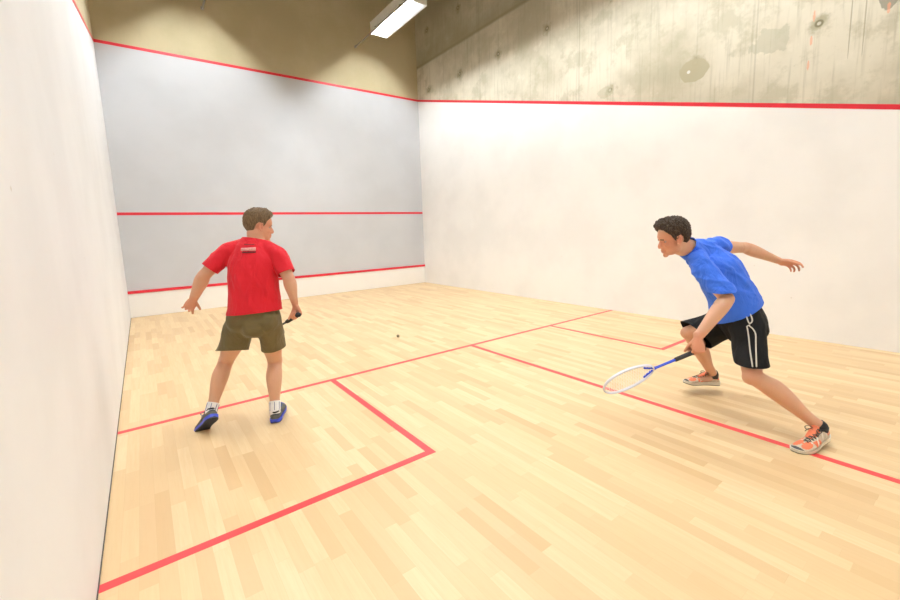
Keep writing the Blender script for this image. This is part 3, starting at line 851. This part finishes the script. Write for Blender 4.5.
# print on the upper back and the tag on the sleeve
tr = bvh(shirt)
def on(tr, x, y, eps=.0015, depth=1.2):
    d = (at(x, y, 1)-CAM_O).normalized(); h = tr.ray_cast(CAM_O, d)
    return (h[0] - d*eps) if h[0] else None
def patch(name, pxs, m, parent, tr, eps=.003, nx=10, ny=2):
    (x0, y0), (x1, y1), (x2, y2), (x3, y3) = pxs            # a quad lying on the cloth
    bm = bmesh.new(); g = []
    for j in range(ny+1):
        row = []
        for i in range(nx+1):
            u, v = i/nx, j/ny
            x = (x0*(1-u)+x1*u)*(1-v)+(x3*(1-u)+x2*u)*v; y = (y0*(1-u)+y1*u)*(1-v)+(y3*(1-u)+y2*u)*v
            p = on(tr, x, y, eps); row.append(bm.verts.new(p) if p else None)
        g.append(row)
    for j in range(ny):
        for i in range(nx):
            q = (g[j][i], g[j][i+1], g[j+1][i+1], g[j+1][i])
            if all(q): bm.faces.new(q)
    o = link(name, bm, m, parent, True, parent.parent.location if parent.parent else parent.location)
    if parent.parent: o.location = (0, 0, 0)
    sm = o.modifiers.new('thickness', 'SOLIDIFY'); sm.thickness = .001; sm.offset = 0
    return o
a = patch('print', ((241, 248), (255.8, 247.3), (255.8, 250.6), (241, 250.9)), M['print'], shirt, tr); a['label'] = 'pale worn lettering strip on the back'
a = patch('print', ((242, 251.8), (255.8, 251.4), (255.8, 252.8), (242, 253.0)), M['ink'], shirt, tr); a['label'] = 'dark bar under the pale lettering'
a = patch('print', ((244, 244.2), (254.5, 243.9), (254.5, 244.6), (244, 244.9)), M['ink'], shirt, tr); a['label'] = 'thin dark line above the pale lettering'
racket('squash_racket', 'dark squash racket with black grip held low by the man in red',
       HR - rk*.045, rk, R_ - U_*.15, (M['grip'], M['rgrey'], M['rgrey']))

# ================================================================= player in blue
J = {}
J['base'] = V((3.85, 1.75, 0))
J['hipL'] = at(746, 320, 2.80); J['hipR'] = at(735, 318, 2.98)
J['knL'] = at(752.5, 376, 2.64); J['anL'] = at(806, 428, 2.51)
J['knR'] = at(689, 333, 3.19); J['anR'] = at(713, 374.5, 3.36)
J['shL'] = at(701, 267, 2.74); J['shR'] = at(709, 247, 3.05)
J['elL'] = at(727, 299, 2.60); J['wrL'] = at(698, 337, 2.56)
J['elR'] = at(745, 247.5, 3.20); J['wrR'] = at(779, 261, 3.20)
J['neck'] = at(693, 250.5, 2.87); J['nk'] = .067
fw = (-R_*1. - U_*.30 + F_*.04).normalized()
J['HM'] = frame(fw, U_ - R_*.10); J['head'] = at(673.2, 238.3, 2.84); J['hs'] = 1.01
J['bend'] = (R_*.6+U_*.5)*.035; J['back'] = (R_*.8 + U_*.1)
J['bkL'] = (R_*.8 - U_*.7).normalized(); J['bkL'] = (R_*.75 + U_*.55).normalized()
J['bkR'] = (R_*.9 - U_*.1).normalized()
rk = (-R_*20 - U_*8.0 - F_*1.5).normalized()
fd = (J['wrL']-J['elL']).normalized()
hdir = (fd - rk*.75*fd.dot(rk)).normalized(); wdir = (rk - hdir*rk.dot(hdir)).normalized()
pal = wdir.cross(hdir); pal = pal if pal.dot(F_) > 0 else -pal
J['handL'] = dict(H_=hdir, N_=pal, W_=wdir, curls=CURL, spread=0, thumb=(.8, .9, .55), s=.98)
HL = J['wrL'] + hdir*.085 + pal*.030
hd = (J['wrR']-J['elR']).normalized()
hdir = (hd + R_*.35 + U_*.12).normalized(); wdir = (-F_*.7 + U_*.5); wdir = (wdir - hdir*wdir.dot(hdir)).normalized()
pal = wdir.cross(hdir); pal = pal if pal.dot(U_) < 0 else -pal
J['handR'] = dict(H_=hdir, N_=pal, W_=wdir, curls=((18, 35, 25), (30, 45, 30), (38, 50, 30), (30, 45, 25)), spread=.10, thumb=(.5, .7, .2), s=.98)
fL = (-R_*.93 - F_*.40); fL = V((fL.x, fL.y, 0)).normalized(); fL = (fL - U_*.16).normalized()
FL = frame(fL, U_)
# heel slightly raised, forefoot on the boards
toe = at(804, 450, 1); dd = toe-CAM_O; tp = CAM_O + dd*((.0-CAM_O.z)/dd.z)
oL = tp - FL @ V((.215, 0, 0)); J['footL'] = (oL, FL); J['anL'] = oL + FL @ V((.045, 0, .085))
fR = (-R_*1. - F_*.05); fR = V((fR.x, fR.y, 0)).normalized(); fR = (fR + U_*.08).normalized()
FR = frame(fR, U_ + F_*.08)
J['footR'] = (J['anR'] - FR @ V((.045, 0, .085)), FR)
if True:
    d = lambda a, b: round((J[a]-J[b]).length, 3)
    print('BLUE', 'thigh', d('hipL', 'knL'), d('hipR', 'knR'), 'shin', d('knL', 'anL'), d('knR', 'anR'), 'ua', d('shL', 'elL'), d('shR', 'elR'), 'fa', d('elL', 'wrL'), d('elR', 'wrR'), 'sh', d('shL', 'shR'), 'hip', d('hipL', 'hipR'),
          'z', [(k, round(J[k].z, 2)) for k in ('head', 'neck', 'hipL', 'knL', 'anL', 'anR', 'knR')], J['footL'][0], J['footR'][0])
blue = build_person(J, 'person', 'man in blue t-shirt and black shorts lunging left with a racket, right arm flung back')
hairpiece(blue, J['head'], J['HM'], M['hair_b'], 8.1, .021, 1.0, J['hs'], .078, -.078)
def blue_shirt(bm, J=J):
    pel = (J['hipR']+J['hipL'])/2; sh = (J['shR']+J['shL'])/2; up = (sh-pel).normalized()
    hx = (J['hipR']-J['hipL']).normalized(); sx = (J['shR']-J['shL']).normalized(); b = J['bend']
    tube(bm, [pel-up*.05, pel+up*.02, pel+(sh-pel)*.35+b*.8, pel+(sh-pel)*.65+b, pel+(sh-pel)*.88+b*.5, sh+up*.030, J['neck']+up*.004, J['neck'].lerp(J['head'], .46)],
         [(.194, .172), (.190, .168), (.176, .148), (.172, .138), (.164, .112), (.112, .080), (.073, .073), (.068, .070)], [hx, hx, hx*.6+sx*.4, sx, sx, sx, sx, sx], 32, per=6)
    for S in 'LR':
        a, c = J['sh'+S], J['el'+S]
        e = .90 if S == 'L' else .60
        tube(bm, [J['neck']-up*.030, (J['neck']-up*.03).lerp(a, .5)+up*.003, a-up*.002], [.052, .058, .066], None, 20, per=4)
        tube(bm, [a-up*.004, a.lerp(c, .45), a.lerp(c, e)], [(.069, .069), (.068, .066), (.072, .064)], None, 22, per=5)
def blue_folds(co, n):
    s = co.dot(CR); z = co.z
    u = (s-z)*.7; q = (s+z)*.7; f = co.dot(CF)
    w = ridge(V((u, q, f)), (2.5, 12, 3), 2.2)*.013 + ridge(V((u*.9+q*.4, q*.9-u*.4, f)), (5, 24, 4), 6.)*.007
    return w*min(1, max(.25, (z-.78)*5)) + fb(co, (5, 5, 5), 3)*.008
sh = (J['shR']+J['shL'])/2; pel = (J['hipR']+J['hipL'])/2; up = (sh-pel).normalized()
bshirt, s_tree, s_cuts = garment('t_shirt', blue, blue_shirt, .0075,
    [(at(718, 291.5, 2.64), -U_*1.+R_*.12, .15, lambda q: ((q-J['shL'])-(J['elL']-J['shL'])*((q-J['shL']).dot(J['elL']-J['shL'])/(J['elL']-J['shL']).length_squared)).length < .088), (J['shR'].lerp(J['elR'], .33), J['elR']-J['shR'], .12, lambda q: (q-J['shR']).dot(CR) > .03),
     (pel+up*.062, -up+CR*.05, .27), (J['neck'].lerp(J['head'], .33), (J['head']-J['neck']).normalized()-R_*.10, .11)], M['blue'], blue_folds, 3, [blue])
def blue_shorts(bm, J=J):
    pel = (J['hipR']+J['hipL'])/2; sh = (J['shR']+J['shL'])/2; up = (sh-pel).normalized(); hx = (J['hipR']-J['hipL']).normalized()
    tube(bm, [pel-up*.06, pel, pel+up*.09, pel+up*.17], [(.160, .135), (.168, .142), (.160, .134), (.152, .126)], hx, 28, per=5)
    for S in 'LR':
        a, b = J['hip'+S], J['kn'+S]
        ell(bm, a+J['back']*.025-U_*.01, (.10, .095, .105), None, 3)
        dn = -U_*(.035 if S == 'R' else 0)
        tube(bm, [a+up*.02, a.lerp(b, .3)+dn*.3, a.lerp(b, .62)+dn*.8, a.lerp(b, 1.0)+dn], ([.106, .112, .122, .138] if S == 'R' else [.104, .102, .097, .099]), hx, 26, per=5)
def blue_sfolds(co, n):
    s = co.dot(CR)
    return fb(V((s, co.z, co.dot(CF))), (12, 4, 4), 2.)*.008 + fb(V((s, co.z, 0)), (5, 16, 1), 7)*.007
bshorts, _, _ = garment('shorts', blue, blue_shorts, .0075,
    [(at(751, 364, 2.66), -U_+R_*.02, .17), (at(698, 336, 3.14), -R_*.70-U_*.60, .19)], M['black'], blue_sfolds, 12, [blue])
tuck(bshorts, s_tree, s_cuts, .006)
shoe(blue, *J['footL'], -1, 'orange'); shoe(blue, *J['footR'], 1, 'orange')
sock(blue, J['anL'], J['knL'], *J['footL'], M['sockk'], None, .018); sock(blue, J['anR'], J['knR'], *J['footR'], M['sockk'], None, .018)
trb = bvh(bshorts)
def piping(pts, w=.004):
    q = [on(trb, x, y, .002) for x, y in [tuple(v) for v in crom([V(p) for p in pts], 5)]]
    q = [p for p in q if p]
    bm = bmesh.new()
    if len(q) > 2: tube(bm, q, [w]*len(q), CF, 8, per=1)
    o = link('piping', bm, M['pipe'], bshorts, True, blue.location); o.location = (0, 0, 0); o['label'] = 'white piping'
piping([(744.3, 309.5), (746, 315), (749, 323), (751.8, 322), (752, 318.5), (749, 311), (748, 308)])
piping([(749.5, 325), (747, 326.5), (747.5, 329), (748.8, 338), (750, 350), (752.5, 366.5)])
piping([(749.5, 326), (753, 329), (755.5, 334), (755.8, 342), (756, 352), (756.5, 366.5)])
racket('squash_racket', 'squash racket with blue shaft and pale head swung low by the man in blue',
       HL - rk*.055, rk, -U_*.75 + F_*.45, (M['grip'], M['rblue'], M['rpale']))

# ball on the boards
bm = bmesh.new(); ell(bm, (0, 0, 0), .020, None, 3)
dd = at(398, 336, 1)-CAM_O; p = CAM_O + dd*((.02-CAM_O.z)/dd.z)
o = link('squash_ball', bm, M['rubber'], None, True); o.location = p
tag(o, 'tiny dark squash ball on the boards beyond the short line', 'ball')

# ------------------------------------------------------------------ world and view
w = bpy.data.worlds.new('world'); SC.world = w; w.use_nodes = True
w.node_tree.nodes['Background'].inputs[0].default_value = (.5, .5, .5, 1)
w.node_tree.nodes['Background'].inputs[1].default_value = 0.
SC.view_settings.view_transform = 'Standard'; SC.view_settings.look = 'None'
SC.view_settings.gamma = 1; SC.view_settings.use_curve_mapping = False
SC.view_settings.exposure = 0.0
cy = SC.cycles
cy.use_denoising = True; cy.max_bounces = 10; cy.diffuse_bounces = 8; cy.glossy_bounces = 4; cy.sample_clamp_indirect = 6
cy.use_light_tree = True
